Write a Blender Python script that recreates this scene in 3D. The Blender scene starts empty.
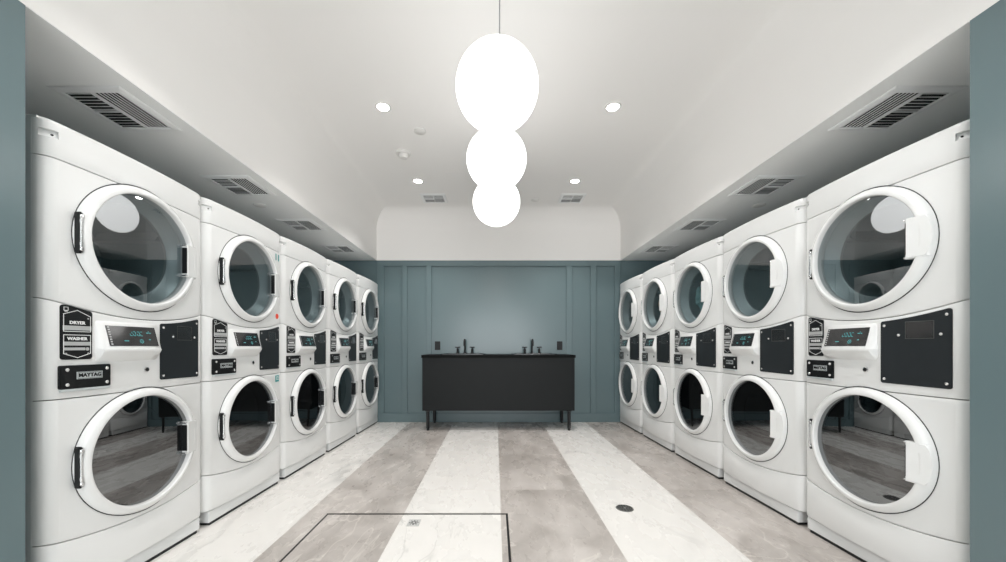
import bpy, bmesh, math, random
from mathutils import Vector, Matrix, noise as mnoise

PI = math.pi
random.seed(7)
sc = bpy.context.scene
C = sc.collection

# ------------------------------------------------------------------ camera
F = 375.0            # focal length in pixels of the 1006 px wide frame
EYE = 1.058
cam_d = bpy.data.cameras.new('camera')
cam_d.sensor_fit = 'HORIZONTAL'
cam_d.sensor_width = 36.0
cam_d.lens = F / 1006.0 * 36.0
cam_d.shift_x = 8.0 / 1006.0
cam_d.shift_y = 65.5 / 1006.0
cam_d.clip_start = 0.05
cam_d.clip_end = 60
cam = bpy.data.objects.new('camera', cam_d)
C.objects.link(cam)
cam.location = (0, 0, EYE)
cam.rotation_euler = (PI / 2, 0, 0)
sc.camera = cam

# ------------------------------------------------------------------ world, exposure, lamp strengths
w = bpy.data.worlds.new('world')
w.use_nodes = True
w.node_tree.nodes['Background'].inputs[0].default_value = (0.9, 0.95, 1.0, 1)
w.node_tree.nodes['Background'].inputs[1].default_value = 0.3
sc.world = w
GLOBE = 2.5
DOWN = 25.0
SPOT = 40.0
REAR_FILL = 7.5  # strength of the fill lamps added behind the camera
vs = sc.view_settings
vs.view_transform = 'Standard'
vs.look = 'None'
vs.gamma = 1.0
vs.use_curve_mapping = False
vs.exposure = 0.36
sc.cycles.use_denoising = True
sc.cycles.max_bounces = 10
sc.cycles.diffuse_bounces = 6
sc.cycles.glossy_bounces = 5
sc.cycles.transparent_max_bounces = 10
sc.cycles.sample_clamp_indirect = 8
sc.cycles.caustics_reflective = False

# ------------------------------------------------------------------ materials
def mat(name, col, rough=0.5, metal=0.0, coat=0.0, spec=0.5, bump=None, emis=None, estr=0.0, rv=0.03):
    m = bpy.data.materials.new(name)
    m.use_nodes = True
    nt = m.node_tree
    b = nt.nodes['Principled BSDF']
    b.inputs['Base Color'].default_value = (*col, 1)
    b.inputs['Roughness'].default_value = rough
    b.inputs['Metallic'].default_value = metal
    b.inputs['Coat Weight'].default_value = coat
    b.inputs['Coat Roughness'].default_value = 0.08
    b.inputs['Specular IOR Level'].default_value = spec
    if emis:
        b.inputs['Emission Color'].default_value = (*emis, 1)
        b.inputs['Emission Strength'].default_value = estr
    # fine procedural variation so nothing is a dead flat colour
    tc = nt.nodes.new('ShaderNodeTexCoord')
    n = nt.nodes.new('ShaderNodeTexNoise')
    n.inputs['Scale'].default_value = bump[0] if bump else 14.0
    n.inputs['Detail'].default_value = 4
    nt.links.new(tc.outputs['Object'], n.inputs['Vector'])
    mr = nt.nodes.new('ShaderNodeMapRange')
    mr.inputs['To Min'].default_value = max(0.0, rough - rv)
    mr.inputs['To Max'].default_value = min(1.0, rough + rv)
    nt.links.new(n.outputs['Fac'], mr.inputs['Value'])
    nt.links.new(mr.outputs['Result'], b.inputs['Roughness'])
    if bump:
        bp = nt.nodes.new('ShaderNodeBump')
        bp.inputs['Strength'].default_value = bump[1]
        bp.inputs['Distance'].default_value = 0.002
        nt.links.new(n.outputs['Fac'], bp.inputs['Height'])
        nt.links.new(bp.outputs['Normal'], b.inputs['Normal'])
    return m

M = {}
M['enamel'] = mat('white_enamel', (0.78, 0.785, 0.78), 0.32, coat=0.25)
M['enamel_side'] = mat('white_enamel_side', (0.72, 0.73, 0.725), 0.4)
M['door_white'] = mat('white_door_plastic', (0.80, 0.805, 0.80), 0.25, coat=0.3)
M['kick'] = mat('kick_plate_paint', (0.72, 0.73, 0.73), 0.4)
M['black_plastic'] = mat('black_plastic', (0.007, 0.008, 0.009), 0.4, spec=0.3)
M['black_plate'] = mat('black_plate_paint', (0.018, 0.022, 0.025), 0.45, spec=0.25, bump=(300, 0.1))
M['rubber'] = mat('dark_rubber', (0.012, 0.013, 0.014), 0.7)
M['chrome'] = mat('chrome', (0.75, 0.76, 0.77), 0.15, metal=1)
M['steel'] = mat('galvanised_steel', (0.50, 0.54, 0.55), 0.45, metal=0.7)
M['drum_back'] = mat('drum_back_grey', (0.34, 0.40, 0.41), 0.5)
M['washer_drum'] = mat('washer_drum_steel', (0.10, 0.105, 0.11), 0.35, metal=0.8)
M['screw'] = mat('bright_screw', (0.85, 0.85, 0.84), 0.25, metal=0.6)
M['print_white'] = mat('white_print', (0.75, 0.76, 0.76), 0.5)
M['print_grey'] = mat('grey_print', (0.42, 0.43, 0.43), 0.5)
M['badge'] = mat('silver_badge', (0.62, 0.66, 0.67), 0.35, metal=0.2)
M['screen'] = mat('display_screen', (0.02, 0.02, 0.021), 0.12, coat=0.5)
M['digits'] = mat('display_digits', (0.02, 0.1, 0.1), 0.4, emis=(0.10, 0.50, 0.52), estr=0.45)
M['orange'] = mat('orange_sticker_paper', (0.84, 0.09, 0.05), 0.6)
M['teal_sticker'] = mat('teal_sticker_paper', (0.03, 0.30, 0.30), 0.6)
M['teal'] = mat('teal_wall_paint', (0.128, 0.184, 0.197), 0.24, spec=0.5, rv=0.002)
M['ceiling'] = mat('ceiling_paint', (0.87, 0.855, 0.84), 0.8, bump=(120, 0.05))
M['soffit'] = mat('soffit_paint', (0.88, 0.89, 0.885), 0.8, bump=(120, 0.05))
M['vent'] = mat('vent_paint', (0.84, 0.85, 0.85), 0.45)
M['vent_dark'] = mat('duct_interior', (0.006, 0.006, 0.006), 0.9)
M['vanity'] = mat('charcoal_lacquer', (0.011, 0.0125, 0.013), 0.45, spec=0.16)
M['vanity_top'] = mat('black_stone_top', (0.003, 0.0035, 0.0035), 0.5, spec=0.1)
M['basin'] = mat('black_basin', (0.03, 0.033, 0.035), 0.25)
M['matt_black'] = mat('matt_black_metal', (0.006, 0.006, 0.007), 0.4, metal=0.3)
M['plastic_white'] = mat('white_ceiling_plastic', (0.74, 0.73, 0.71), 0.5)
M['cord'] = mat('grey_cord', (0.28, 0.28, 0.28), 0.5)
M['drain'] = mat('drain_steel', (0.16, 0.16, 0.155), 0.4, metal=0.7)
M['drain_light'] = mat('brushed_drain_cover', (0.55, 0.55, 0.54), 0.5, metal=0.3)
M['hatch'] = mat('hatch_frame_bronze', (0.06, 0.05, 0.04), 0.45, metal=0.5)
M['cloth_white'] = mat('white_cotton', (0.72, 0.73, 0.72), 0.9, bump=(150, 0.4))
M['cloth_beige'] = mat('beige_cotton', (0.75, 0.58, 0.42), 0.9, bump=(150, 0.4))
M['cloth_teal'] = mat('teal_cotton', (0.30, 0.55, 0.56), 0.9, bump=(150, 0.4))

def emitter(name, col, s):
    m = bpy.data.materials.new(name)
    m.use_nodes = True
    b = m.node_tree.nodes['Principled BSDF']
    b.inputs['Base Color'].default_value = (0.8, 0.8, 0.8, 1)
    b.inputs['Roughness'].default_value = 0.4
    b.inputs['Emission Color'].default_value = (*col, 1)
    b.inputs['Emission Strength'].default_value = s
    return m
M['globe'] = emitter('opal_glass_lit', (1.0, 0.985, 0.965), GLOBE)
M['lens'] = emitter('downlight_lens_lit', (1.0, 0.98, 0.95), DOWN)

def glass(name, tint, refl):
    m = bpy.data.materials.new(name)
    m.use_nodes = True
    nt = m.node_tree
    nt.nodes.clear()
    out = nt.nodes.new('ShaderNodeOutputMaterial')
    tr = nt.nodes.new('ShaderNodeBsdfTransparent')
    tr.inputs[0].default_value = (*tint, 1)
    gl = nt.nodes.new('ShaderNodeBsdfGlossy')
    gl.inputs['Color'].default_value = (0.95, 0.98, 1.0, 1)
    gl.inputs['Roughness'].default_value = 0.015
    lw = nt.nodes.new('ShaderNodeLayerWeight')
    lw.inputs['Blend'].default_value = 0.25
    mr = nt.nodes.new('ShaderNodeMapRange')
    mr.inputs['To Min'].default_value = refl
    mr.inputs['To Max'].default_value = min(1, refl + 0.28)
    nt.links.new(lw.outputs['Fresnel'], mr.inputs['Value'])
    mx = nt.nodes.new('ShaderNodeMixShader')
    nt.links.new(mr.outputs['Result'], mx.inputs[0])
    nt.links.new(tr.outputs[0], mx.inputs[1])
    nt.links.new(gl.outputs[0], mx.inputs[2])
    nt.links.new(mx.outputs[0], out.inputs[0])
    return m
M['glass_dryer'] = glass('dryer_door_glass', (0.55, 0.60, 0.61), 0.15)
M['glass_washer'] = glass('washer_door_glass', (0.16, 0.17, 0.18), 0.23)

STRIPE0, SW = 0.037, 0.614      # stripe boundary and width of the floor tiles
def floor_material():
    m = bpy.data.materials.new('striped_marble_tile')
    m.use_nodes = True
    nt = m.node_tree
    N = nt.nodes.new
    L = nt.links.new
    b = nt.nodes['Principled BSDF']
    tc = N('ShaderNodeTexCoord')
    sep = N('ShaderNodeSeparateXYZ')
    L(tc.outputs['Object'], sep.inputs[0])
    def math_(op, a, c=None, d=None):
        n = N('ShaderNodeMath'); n.operation = op
        for i, v in enumerate((a, c, d)):
            if v is None: continue
            if isinstance(v, (int, float)): n.inputs[i].default_value = v
            else: L(v, n.inputs[i])
        return n.outputs[0]
    u = math_('DIVIDE', math_('SUBTRACT', sep.outputs['X'], STRIPE0), SW)
    iu = math_('FLOOR', u)
    fu = math_('FRACT', u)
    par = math_('FLOORED_MODULO', iu, 2.0)          # 0: taupe, 1: white
    v = math_('DIVIDE', math_('SUBTRACT', sep.outputs['Y'], 4.63), 0.93)
    iv = math_('FLOOR', v)
    fv = math_('FRACT', v)
    comb = N('ShaderNodeCombineXYZ')
    L(math_('ADD', sep.outputs['X'], math_('MULTIPLY', iu, 7.3)), comb.inputs[0])
    L(math_('ADD', sep.outputs['Y'], math_('MULTIPLY', iv, 3.7)), comb.inputs[1])
    def mapping(rot, scale):
        mp = N('ShaderNodeMapping')
        L(comb.outputs[0], mp.inputs['Vector'])
        mp.inputs['Rotation'].default_value = (0, 0, rot)
        mp.inputs['Scale'].default_value = scale
        return mp.outputs[0]
    def noise(vec, scale, detail=5, rough=0.55, dist=0.0):
        n = N('ShaderNodeTexNoise')
        L(vec, n.inputs['Vector'])
        n.inputs['Scale'].default_value = scale
        n.inputs['Detail'].default_value = detail
        n.inputs['Roughness'].default_value = rough
        n.inputs['Distortion'].default_value = dist
        return n.outputs['Fac']
    def mrange(val, a, b_, c, d):
        n = N('ShaderNodeMapRange')
        L(val, n.inputs['Value'])
        for k, x in zip(('From Min', 'From Max', 'To Min', 'To Max'), (a, b_, c, d)):
            n.inputs[k].default_value = x
        return n.outputs['Result']
    def vein(vec, scale, width, dist):
        n = noise(vec, scale, 4, 0.5, dist)
        return mrange(math_('ABSOLUTE', math_('SUBTRACT', n, 0.5)), 0.0, width, 1.0, 0.0)
    def mix(fac, a, c):
        n = N('ShaderNodeMix'); n.data_type = 'RGBA'
        L(fac, n.inputs['Factor'])
        for i, x in ((6, a), (7, c)):
            if isinstance(x, tuple): n.inputs[i].default_value = (*x, 1)
            else: L(x, n.inputs[i])
        return n.outputs[2]
    # white marble, soft grey veins
    mw = mapping(0.9, (1.0, 0.45, 1))
    w_v = math_('MULTIPLY', vein(mw, 1.3, 0.018, 0.8), mrange(noise(mw, 0.9), 0.44, 0.6, 0.0, 1.0))
    w_v2 = math_('MULTIPLY', vein(mapping(0.5, (1, 0.5, 1)), 3.0, 0.010, 1.0), mrange(noise(mw, 1.7), 0.50, 0.65, 0.0, 0.6))
    white = mix(mrange(noise(mw, 1.1, 3), 0.40, 0.75, 0.0, 0.7), (0.765, 0.745, 0.715), (0.725, 0.70, 0.67))
    white = mix(math_('MULTIPLY', w_v, 0.6), white, (0.44, 0.435, 0.42))
    white = mix(math_('MULTIPLY', w_v2, 0.8), white, (0.42, 0.41, 0.39))
    # taupe marble, cloudy with pale cracks
    mt = mapping(-0.8, (1.0, 0.5, 1))
    t_v = math_('MULTIPLY', vein(mt, 2.0, 0.008, 1.0), mrange(noise(mt, 1.8), 0.40, 0.55, 0.1, 1.0))
    t_v2 = math_('MULTIPLY', vein(mapping(0.3, (1, 0.7, 1)), 4.5, 0.010, 1.2), mrange(noise(mt, 3.1), 0.42, 0.62, 0.0, 0.7))
    taupe = mix(mrange(noise(mt, 3.6, 9, 0.62, 0.6), 0.36, 0.66, 0.0, 1.0), (0.35, 0.318, 0.294), (0.55, 0.51, 0.48))
    taupe = mix(math_('MULTIPLY', t_v, 0.6), taupe, (0.70, 0.66, 0.61))
    taupe = mix(math_('MULTIPLY', t_v2, 0.5), taupe, (0.70, 0.66, 0.61))
    col = mix(par, taupe, white)
    # hairline joints
    ju = mrange(math_('ABSOLUTE', math_('SUBTRACT', fu, 0.5)), 0.4972, 0.4985, 0.0, 0.5)
    jv = mrange(math_('ABSOLUTE', math_('SUBTRACT', fv, 0.5)), 0.4978, 0.4990, 0.0, 0.35)
    col = mix(math_('MAXIMUM', ju, jv), col, (0.42, 0.38, 0.34))
    L(col, b.inputs['Base Color'])
    L(mrange(noise(mw, 8.0), 0.3, 0.7, 0.22, 0.34), b.inputs['Roughness'])
    b.inputs['Specular IOR Level'].default_value = 0.45
    return m
M['floor'] = floor_material()

# ------------------------------------------------------------------ helpers
def empty(name, loc=(0, 0, 0), rz=0.0):
    o = bpy.data.objects.new(name, None)
    o.empty_display_size = 0.2
    C.objects.link(o)
    o.location = loc
    o.rotation_euler = (0, 0, rz)
    return o

def tag(o, label=None, cat=None, group=None, kind=None):
    if label: o['label'] = label
    if cat: o['category'] = cat
    if group: o['group'] = group
    if kind: o['kind'] = kind
    return o

def obj(name, bm, material, parent=None, smooth=True, ang=38):
    bmesh.ops.recalc_face_normals(bm, faces=bm.faces)
    lim = math.radians(ang)
    for f in bm.faces: f.smooth = smooth
    for e in bm.edges:
        if len(e.link_faces) == 2 and e.calc_face_angle(0) > lim:
            e.smooth = False
    me = bpy.data.meshes.new(name)
    bm.to_mesh(me); bm.free()
    me.materials.append(material)
    o = bpy.data.objects.new(name, me)
    C.objects.link(o)
    if parent: o.parent = parent
    return o

def struct(name, bm, material, **k):
    return tag(obj(name, bm, material, **k), kind='structure')

def box(bm, x0, x1, y0, y1, z0, z1, bev=0.0, seg=2):
    r = bmesh.ops.create_cube(bm, size=1)
    vs_ = r['verts']
    bmesh.ops.scale(bm, vec=(x1 - x0, y1 - y0, z1 - z0), verts=vs_)
    bmesh.ops.translate(bm, vec=((x0 + x1) / 2, (y0 + y1) / 2, (z0 + z1) / 2), verts=vs_)
    if bev > 0:
        es = list({e for v in vs_ for e in v.link_edges})
        bmesh.ops.bevel(bm, geom=es, offset=bev, segments=seg, affect='EDGES', clamp_overlap=True)
    return bm

def bx(*a, **k): return box(bmesh.new(), *a, **k)

def tube(bm, pts, r, seg=12, caps=True):
    """round bar through a list of points"""
    pts = [Vector(p) for p in pts]
    rings = []
    ref = None
    for i, p in enumerate(pts):
        d = (pts[min(i + 1, len(pts) - 1)] - pts[max(i - 1, 0)]).normalized()
        if ref is None:
            ref = Vector((0, 0, 1)) if abs(d.z) < 0.9 else Vector((1, 0, 0))
        a = (ref - d * ref.dot(d)).normalized(); b_ = d.cross(a)
        ref = a
        rr = r[i] if isinstance(r, (list, tuple)) else r
        rings.append([bm.verts.new(p + rr * (math.cos(t) * a + math.sin(t) * b_))
                      for t in (2 * PI * k / seg for k in range(seg))])
    for A, B in zip(rings, rings[1:]):
        for k in range(seg):
            bm.faces.new((A[k], A[(k + 1) % seg], B[(k + 1) % seg], B[k]))
    if caps:
        bm.faces.new(rings[0]); bm.faces.new(rings[-1])
    return bm

def lathe(bm, prof, axis='Z', center=(0, 0, 0), seg=48, closed=False):
    """prof: (radius, height along axis); revolve. Radius 0 makes a pole."""
    cx, cy, cz = center
    def P(r, h, t):
        c, s = r * math.cos(t), r * math.sin(t)
        return (cx + c, cy + s, cz + h) if axis == 'Z' else (cx + c, cy + h, cz + s)
    rings = []
    for r, h in prof:
        if r < 1e-6: rings.append([bm.verts.new(P(0, h, 0))])
        else: rings.append([bm.verts.new(P(r, h, 2 * PI * k / seg)) for k in range(seg)])
    pairs = list(zip(rings, rings[1:]))
    if closed: pairs.append((rings[-1], rings[0]))
    for A, B in pairs:
        for k in range(seg):
            k2 = (k + 1) % seg
            if len(A) == 1 and len(B) == 1: continue
            if len(A) == 1: bm.faces.new((A[0], B[k], B[k2]))
            elif len(B) == 1: bm.faces.new((A[k], A[k2], B[0]))
            else: bm.faces.new((A[k], A[k2], B[k2], B[k]))
    return bm

def text_bm(s, size, sx=1.0, depth=0.0006, bold=0.0):
    """text in the XZ plane, facing -y, centred on the origin"""
    cu = bpy.data.curves.new('lettering', 'FONT')
    cu.body = s; cu.size = size; cu.extrude = depth
    cu.offset = bold
    cu.resolution_u = 2
    cu.align_x = 'CENTER'; cu.align_y = 'CENTER'
    o = bpy.data.objects.new('lettering', cu)
    C.objects.link(o)
    dg = bpy.context.evaluated_depsgraph_get()
    me = bpy.data.meshes.new_from_object(o.evaluated_get(dg))
    bm = bmesh.new(); bm.from_mesh(me)
    bpy.data.objects.remove(o); bpy.data.curves.remove(cu); bpy.data.meshes.remove(me)
    bmesh.ops.scale(bm, vec=(sx, 1, 1), verts=bm.verts)
    bmesh.ops.rotate(bm, cent=(0, 0, 0), matrix=Matrix.Rotation(PI / 2, 3, 'X'), verts=bm.verts)
    return bm

def join_bm(dst, src):
    me = bpy.data.meshes.new('t'); src.to_mesh(me); src.free()
    dst.from_mesh(me); bpy.data.meshes.remove(me)
    return dst

def kids(o): return [c for c in C.objects if c.parent == o]
def copy_tree(o, parent=None):
    c = o.copy(); C.objects.link(c); c.parent = parent
    for ch in TREE.get(o.name, ()):
        copy_tree(ch, c)
    return c
TREE = {}

# ------------------------------------------------------------------ the room
XL, XR, YB, YF = -1.657, 1.755, 5.248, -3.6   # inner faces of the bulkheads, back wall, far end behind the camera
ZS, ZC0, RC = 2.262, 2.71, 0.26               # soffit height, start of the ceiling cove, cove radius
AL, AR = -2.56, 2.66                          # back faces of the two machine alcoves
JL, JR = 1.323, 1.386                         # where the alcoves begin

struct('floor', bx(AL, AR, YF, YB + 0.05, -0.1, 0.0), M['floor'])

def ceiling_bm():
    bm = bmesh.new()
    loops = []
    prof = [(0, ZS), (0, ZC0)] + [(RC * (1 - math.cos(t)), ZC0 + RC * math.sin(t)) for t in
                                  (PI / 2 * k / 10 for k in range(1, 11))]
    for d, z in prof:
        loops.append([bm.verts.new(p) for p in ((XL + d, YF + d, z), (XR - d, YF + d, z), (XR - d, YB - d, z), (XL + d, YB - d, z))])
    for A, B in zip(loops, loops[1:]):
        for k in range(4):
            bm.faces.new((A[k], A[(k + 1) % 4], B[(k + 1) % 4], B[k]))
    bm.faces.new(loops[-1])
    # a slab above so the shell is closed and thick
    top = [bm.verts.new(p) for p in ((XL - .02, YF - .05, 3.1), (XR + .02, YF - .05, 3.1), (XR + .02, YB + .05, 3.1), (XL - .02, YB + .05, 3.1))]
    low = [bm.verts.new(p) for p in ((XL - .02, YF - .05, ZS + .012), (XR + .02, YF - .05, ZS + .012), (XR + .02, YB + .05, ZS + .012), (XL - .02, YB + .05, ZS + .012))]
    for k in range(4):
        bm.faces.new((low[k], low[(k + 1) % 4], top[(k + 1) % 4], top[k]))
    bm.faces.new(top)
    return bm
struct('ceiling', ceiling_bm(), M['ceiling'], ang=20)
struct('ceiling', bx(AL, XL - 0.002, JL - 0.001, YB, ZS - 0.001, ZS + 0.06), M['soffit'])
struct('ceiling', bx(XR + 0.002, AR, JR - 0.001, YB, ZS - 0.001, ZS + 0.06), M['soffit'])

struct('wall_left', bx(AL, XL, YF, JL, 0, ZS), M['teal'])
struct('wall_right', bx(XR, AR, YF, JR, 0, ZS), M['teal'])
struct('wall_alcove_left', bx(AL - 0.1, AL, YF, YB, 0, ZS + 0.06), M['teal'])
struct('wall_alcove_right', bx(AR, AR + 0.1, YF, YB, 0, ZS + 0.06), M['teal'])
struct('wall_back', bx(AL - 0.1, AR + 0.1, YB + 0.026, YB + 0.12, 0, ZS + 0.06), M['teal'])
# wall behind the camera; two unseen windows and fill lamps added for brightness
def front_wall():
    bm = bmesh.new()
    xs = [AL - 0.1, -1.45, -0.05, 0.15, 1.55, AR + 0.1]
    for i in (0, 2, 4): box(bm, xs[i], xs[i + 1], YF - 0.1, YF, 0, 3.1)
    for i in (1, 3):
        box(bm, xs[i], xs[i + 1], YF - 0.1, YF, 0, 0.35); box(bm, xs[i], xs[i + 1], YF - 0.1, YF, 2.65, 3.1)
    return bm
struct('wall_front', front_wall(), M['ceiling'], smooth=False)
for k, (a, b_) in enumerate(((-1.45, -0.05), (0.15, 1.55))):
    bm = bmesh.new()
    for q in ((a, a + .05, .35, 2.65), (b_ - .05, b_, .35, 2.65), (a, b_, .35, .40), (a, b_, 2.60, 2.65), ((a + b_) / 2 - .02, (a + b_) / 2 + .02, .4, 2.6), (a, b_, 1.6, 1.64)):
        box(bm, q[0], q[1], YF - 0.07, YF - 0.02, q[2], q[3])
    struct('added_window_%d' % (k + 1), bm, M['matt_black'], smooth=False)  # unseen window frames, added to go with the fill lamps
    ld = bpy.data.lights.new('rear_fill', 'AREA')  # fill lamp added to brighten the room from behind
    ld.shape = 'RECTANGLE'; ld.size = 1.4; ld.size_y = 2.3
    ld.energy = REAR_FILL * 1.4 * 2.3 * PI
    ld.color = (0.95, 0.98, 1.0)
    lo_ = bpy.data.objects.new('rear_fill', ld); C.objects.link(lo_)
    lo_.location = ((a + b_) / 2, YF - 0.14, 1.5); lo_.rotation_euler = (PI / 2, 0, 0)

# board and batten on the back wall
def batten_bm():
    bm = bmesh.new()
    y0, y1 = YB - 0.002, YB + 0.028
    zt, zb = ZS - 0.003, 2.185
    stiles = [(XL, -1.555), (-1.302, -1.232), (-0.964, -0.891), (0.998, 1.080), (1.337, 1.415), (1.674, XR)]
    box(bm, XL, XR, y0, y1, zb, zt, 0.0025, 1)
    for a, b_ in stiles:
        box(bm, a, b_, y0, y1, 0.125, zb, 0.0025, 1)
    return bm
struct('trim_1', batten_bm(), M['teal'], smooth=False)
bm = bx(XL, XR, YB - 0.006, YB + 0.028, 0.0, 0.125, 0.003, 1)
struct('baseboard_back', bm, M['teal'], smooth=False)

# ------------------------------------------------------------------ stacked washer and dryer
PW, HW = 0.77, 0.3805          # pitch of the row and half width of a machine
BOW, CR = 0.023, 0.045         # bow of the front, radius of its vertical corners
DCX = -0.004
DZ_U, DZ_L = 1.514, 0.573

def fy(s):
    a = abs(s)
    y = -BOW * max(0.0, 1 - (a / HW) ** 2)
    t = a - (HW - CR)
    if t > 0: y += CR - math.sqrt(max(0.0, CR * CR - min(t, CR) ** 2))
    return y
def arc1(s): return 1.185 + 0.058 * (s / HW) ** 2
def arc2(s): return 0.262 + 0.043 * (s / HW) ** 2

E = 0.0035
def edge_rows(lo, hi, eb=0.004, et=0.004, n=1, tr=None, mids=()):
    """(z, extra depth) up a panel, with softened edges"""
    rows = [(lo, 0.016), (lo, eb * 0.8), (lo + eb * 0.3, eb * 0.25), (lo + eb, 0)]
    for k in range(1, n): rows.append((lo + (hi - lo) * k / n, 0))
    rows += [(z, 0) for z in mids]
    if tr:
        for k in range(0, 7):
            t = PI / 2 * k / 6
            rows.append((hi - tr + tr * math.sin(t), tr * (1 - math.cos(t))))
        rows.append((hi, tr + 0.02))
    else:
        rows += [(hi - et, 0), (hi - et * 0.3, et * 0.25), (hi, et * 0.8), (hi, 0.016)]
    return rows

S_CORNER = [HW - CR + CR * math.sin(PI / 2 * k / 7) for k in range(8)]
def cols_full():
    mid = [-(HW - CR) + 2 * (HW - CR) * k / 18 for k in range(19)]
    return [-s for s in reversed(S_CORNER[1:])] + mid + S_CORNER[1:]

def grid_panel(bm, cols, lo, hi, **k):
    R = []
    for s in cols:
        R.append([bm.verts.new((s, fy(s) + d, z)) for z, d in edge_rows(lo(s) + E / 2, hi(s) - E / 2, **k)])
    for A, B in zip(R, R[1:]):
        for i in range(len(A) - 1):
            bm.faces.new((A[i], B[i], B[i + 1], A[i + 1]))
    # side returns
    for col in (R[0], R[-1]):
        pass
    return bm

def panel_bm(lo, hi, hole=None, **k):
    """front panel following the bowed profile, optionally with a round opening"""
    bm = bmesh.new()
    if hole is None:
        return grid_panel(bm, cols_full(), lo, hi, **k)
    sm = HW - CR
    grid_panel(bm, [-s for s in reversed(S_CORNER)], lo, hi)
    grid_panel(bm, S_CORNER, lo, hi)
    cx, cz, r = hole
    P = []
    n = 16
    for i in range(n): s = -sm + 2 * sm * i / n; P.append((s, lo(s) + E / 2, 0))
    for i in range(n): t = i / n; P.append((sm, (lo(sm) + E / 2) * (1 - t) + (hi(sm) - E / 2) * t, 1 if i == 0 else 2))
    for i in range(n): s = sm - 2 * sm * i / n; P.append((s, hi(s) - E / 2, 1 if i == 0 else 0))
    for i in range(n): t = i / n; P.append((-sm, (hi(sm) - E / 2) * (1 - t) + (lo(sm) + E / 2) * t, 1 if i == 0 else 2))
    T = [0, 0.15, 0.35, 0.6, 0.85, 1.0]
    rings = []
    for t in T:
        ring = []
        for (s, z, kk) in P:
            a = math.atan2(z - cz, s - cx)
            ix, iz = cx + r * math.cos(a), cz + r * math.sin(a)
            zz = z
            if kk != 2: zz = z - 0.004 if z > cz else z + 0.004
            x_, z_ = ix + (s - ix) * t, iz + (zz - iz) * t
            ring.append(bm.verts.new((x_, fy(x_), z_)))
        rings.append(ring)
    for dz, dy in ((0.0012, 0.001), (0.0, 0.0032), (0.0, 0.016)):
        ring = []
        for (s, z, kk) in P:
            if kk == 2: ring.append(bm.verts.new((s, fy(s) + 0, z))); continue
            zz = z - dz if z > cz else z + dz
            ring.append(bm.verts.new((s, fy(s) + dy, zz)))
        rings.append(ring)
    N_ = len(P)
    for j, (A, B) in enumerate(zip(rings, rings[1:])):
        for i in range(N_):
            i2 = (i + 1) % N_
            if j >= len(T) - 1 and (P[i][2] == 2 or (P[i2][2] == 2)):
                continue
            bm.faces.new((A[i], A[i2], B[i2], B[i]))
    # inward collar of the opening
    col = [bm.verts.new((v.co.x, 0.03, v.co.z)) for v in rings[0]]
    for i in range(N_):
        i2 = (i + 1) % N_
        bm.faces.new((rings[0][i], rings[0][i2], col[i2], col[i]))
    bmesh.ops.remove_doubles(bm, verts=bm.verts, dist=0.0002)
    return bm

def plate_bm(outline, off, th, bev=0.0, round_=0.0, seg=4):
    """flat plate in front of the bowed face; outline in (s, z) anticlockwise; off = gap to the face"""
    pts = []
    n = len(outline)
    for i, p in enumerate(outline):
        if round_ <= 0: pts.append(p); continue
        a, b_, c = Vector(outline[i - 1]), Vector(p), Vector(outline[(i + 1) % n])
        u, v = (a - b_).normalized(), (c - b_).normalized()
        half = math.acos(max(-1, min(1, u.dot(v)))) / 2
        if half > 1.4:
            pts.append(p); continue
        t = round_ / math.tan(half)
        cen = b_ + (u + v).normalized() * (round_ / math.sin(half))
        p0, p1 = b_ + u * t, b_ + v * t
        a0 = math.atan2(p0.y - cen.y, p0.x - cen.x); a1 = math.atan2(p1.y - cen.y, p1.x - cen.x)
        d = (a1 - a0 + PI) % (2 * PI) - PI
        for k in range(seg + 1):
            t_ = a0 + d * k / seg
            pts.append((cen.x + round_ * math.cos(t_), cen.y + round_ * math.sin(t_)))
    bm = bmesh.new()
    back = [bm.verts.new((x, 0, z)) for x, z in pts]
    front = [bm.verts.new((x, -th, z)) for x, z in pts]
    bm.faces.new(back); ff = bm.faces.new(front)
    m_ = len(pts)
    for i in range(m_):
        bm.faces.new((back[i], back[(i + 1) % m_], front[(i + 1) % m_], front[i]))
    if bev > 0:
        bmesh.ops.bevel(bm, geom=[e for e in ff.edges], offset=bev, segments=2, affect='EDGES')
    for v in bm.verts: v.co.y += fy(v.co.x) - off
    return bm

def rect(s0, s1, z0, z1): return [(s0, z0), (s1, z0), (s1, z1), (s0, z1)]

def screw_bm(bm, s, z, off, r=0.006, h=0.003):
    y = fy(s) - off
    return lathe(bm, [(r, y), (r, y - h * 0.5), (r * 0.7, y - h), (0, y - h * 1.1)], 'Y', (s, 0, z), 12)

def line_strip(bm, pts, wd, off, closed=True):
    """thin printed line"""
    n = len(pts)
    for i in range(n if closed else n - 1):
        a, b_ = Vector(pts[i]), Vector(pts[(i + 1) % n])
        d = (b_ - a).normalized(); nn = Vector((-d.y, d.x)) * wd / 2
        a2, b2 = a - d * wd / 2, b_ + d * wd / 2
        q = [a2 - nn, b2 - nn, b2 + nn, a2 + nn]
        bm.faces.new([bm.verts.new((p.x, fy(p.x) - off, p.y)) for p in q])
    return bm

def place_text(s, size, cs, cz, off, **k):
    b_ = text_bm(s, size, **k)
    for v in b_.verts:
        v.co.x += cs; v.co.z += cz; v.co.y += fy(v.co.x) - off
    return b_

def reg(parent, child):
    TREE.setdefault(parent.name, []).append(child)
    return child

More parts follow.
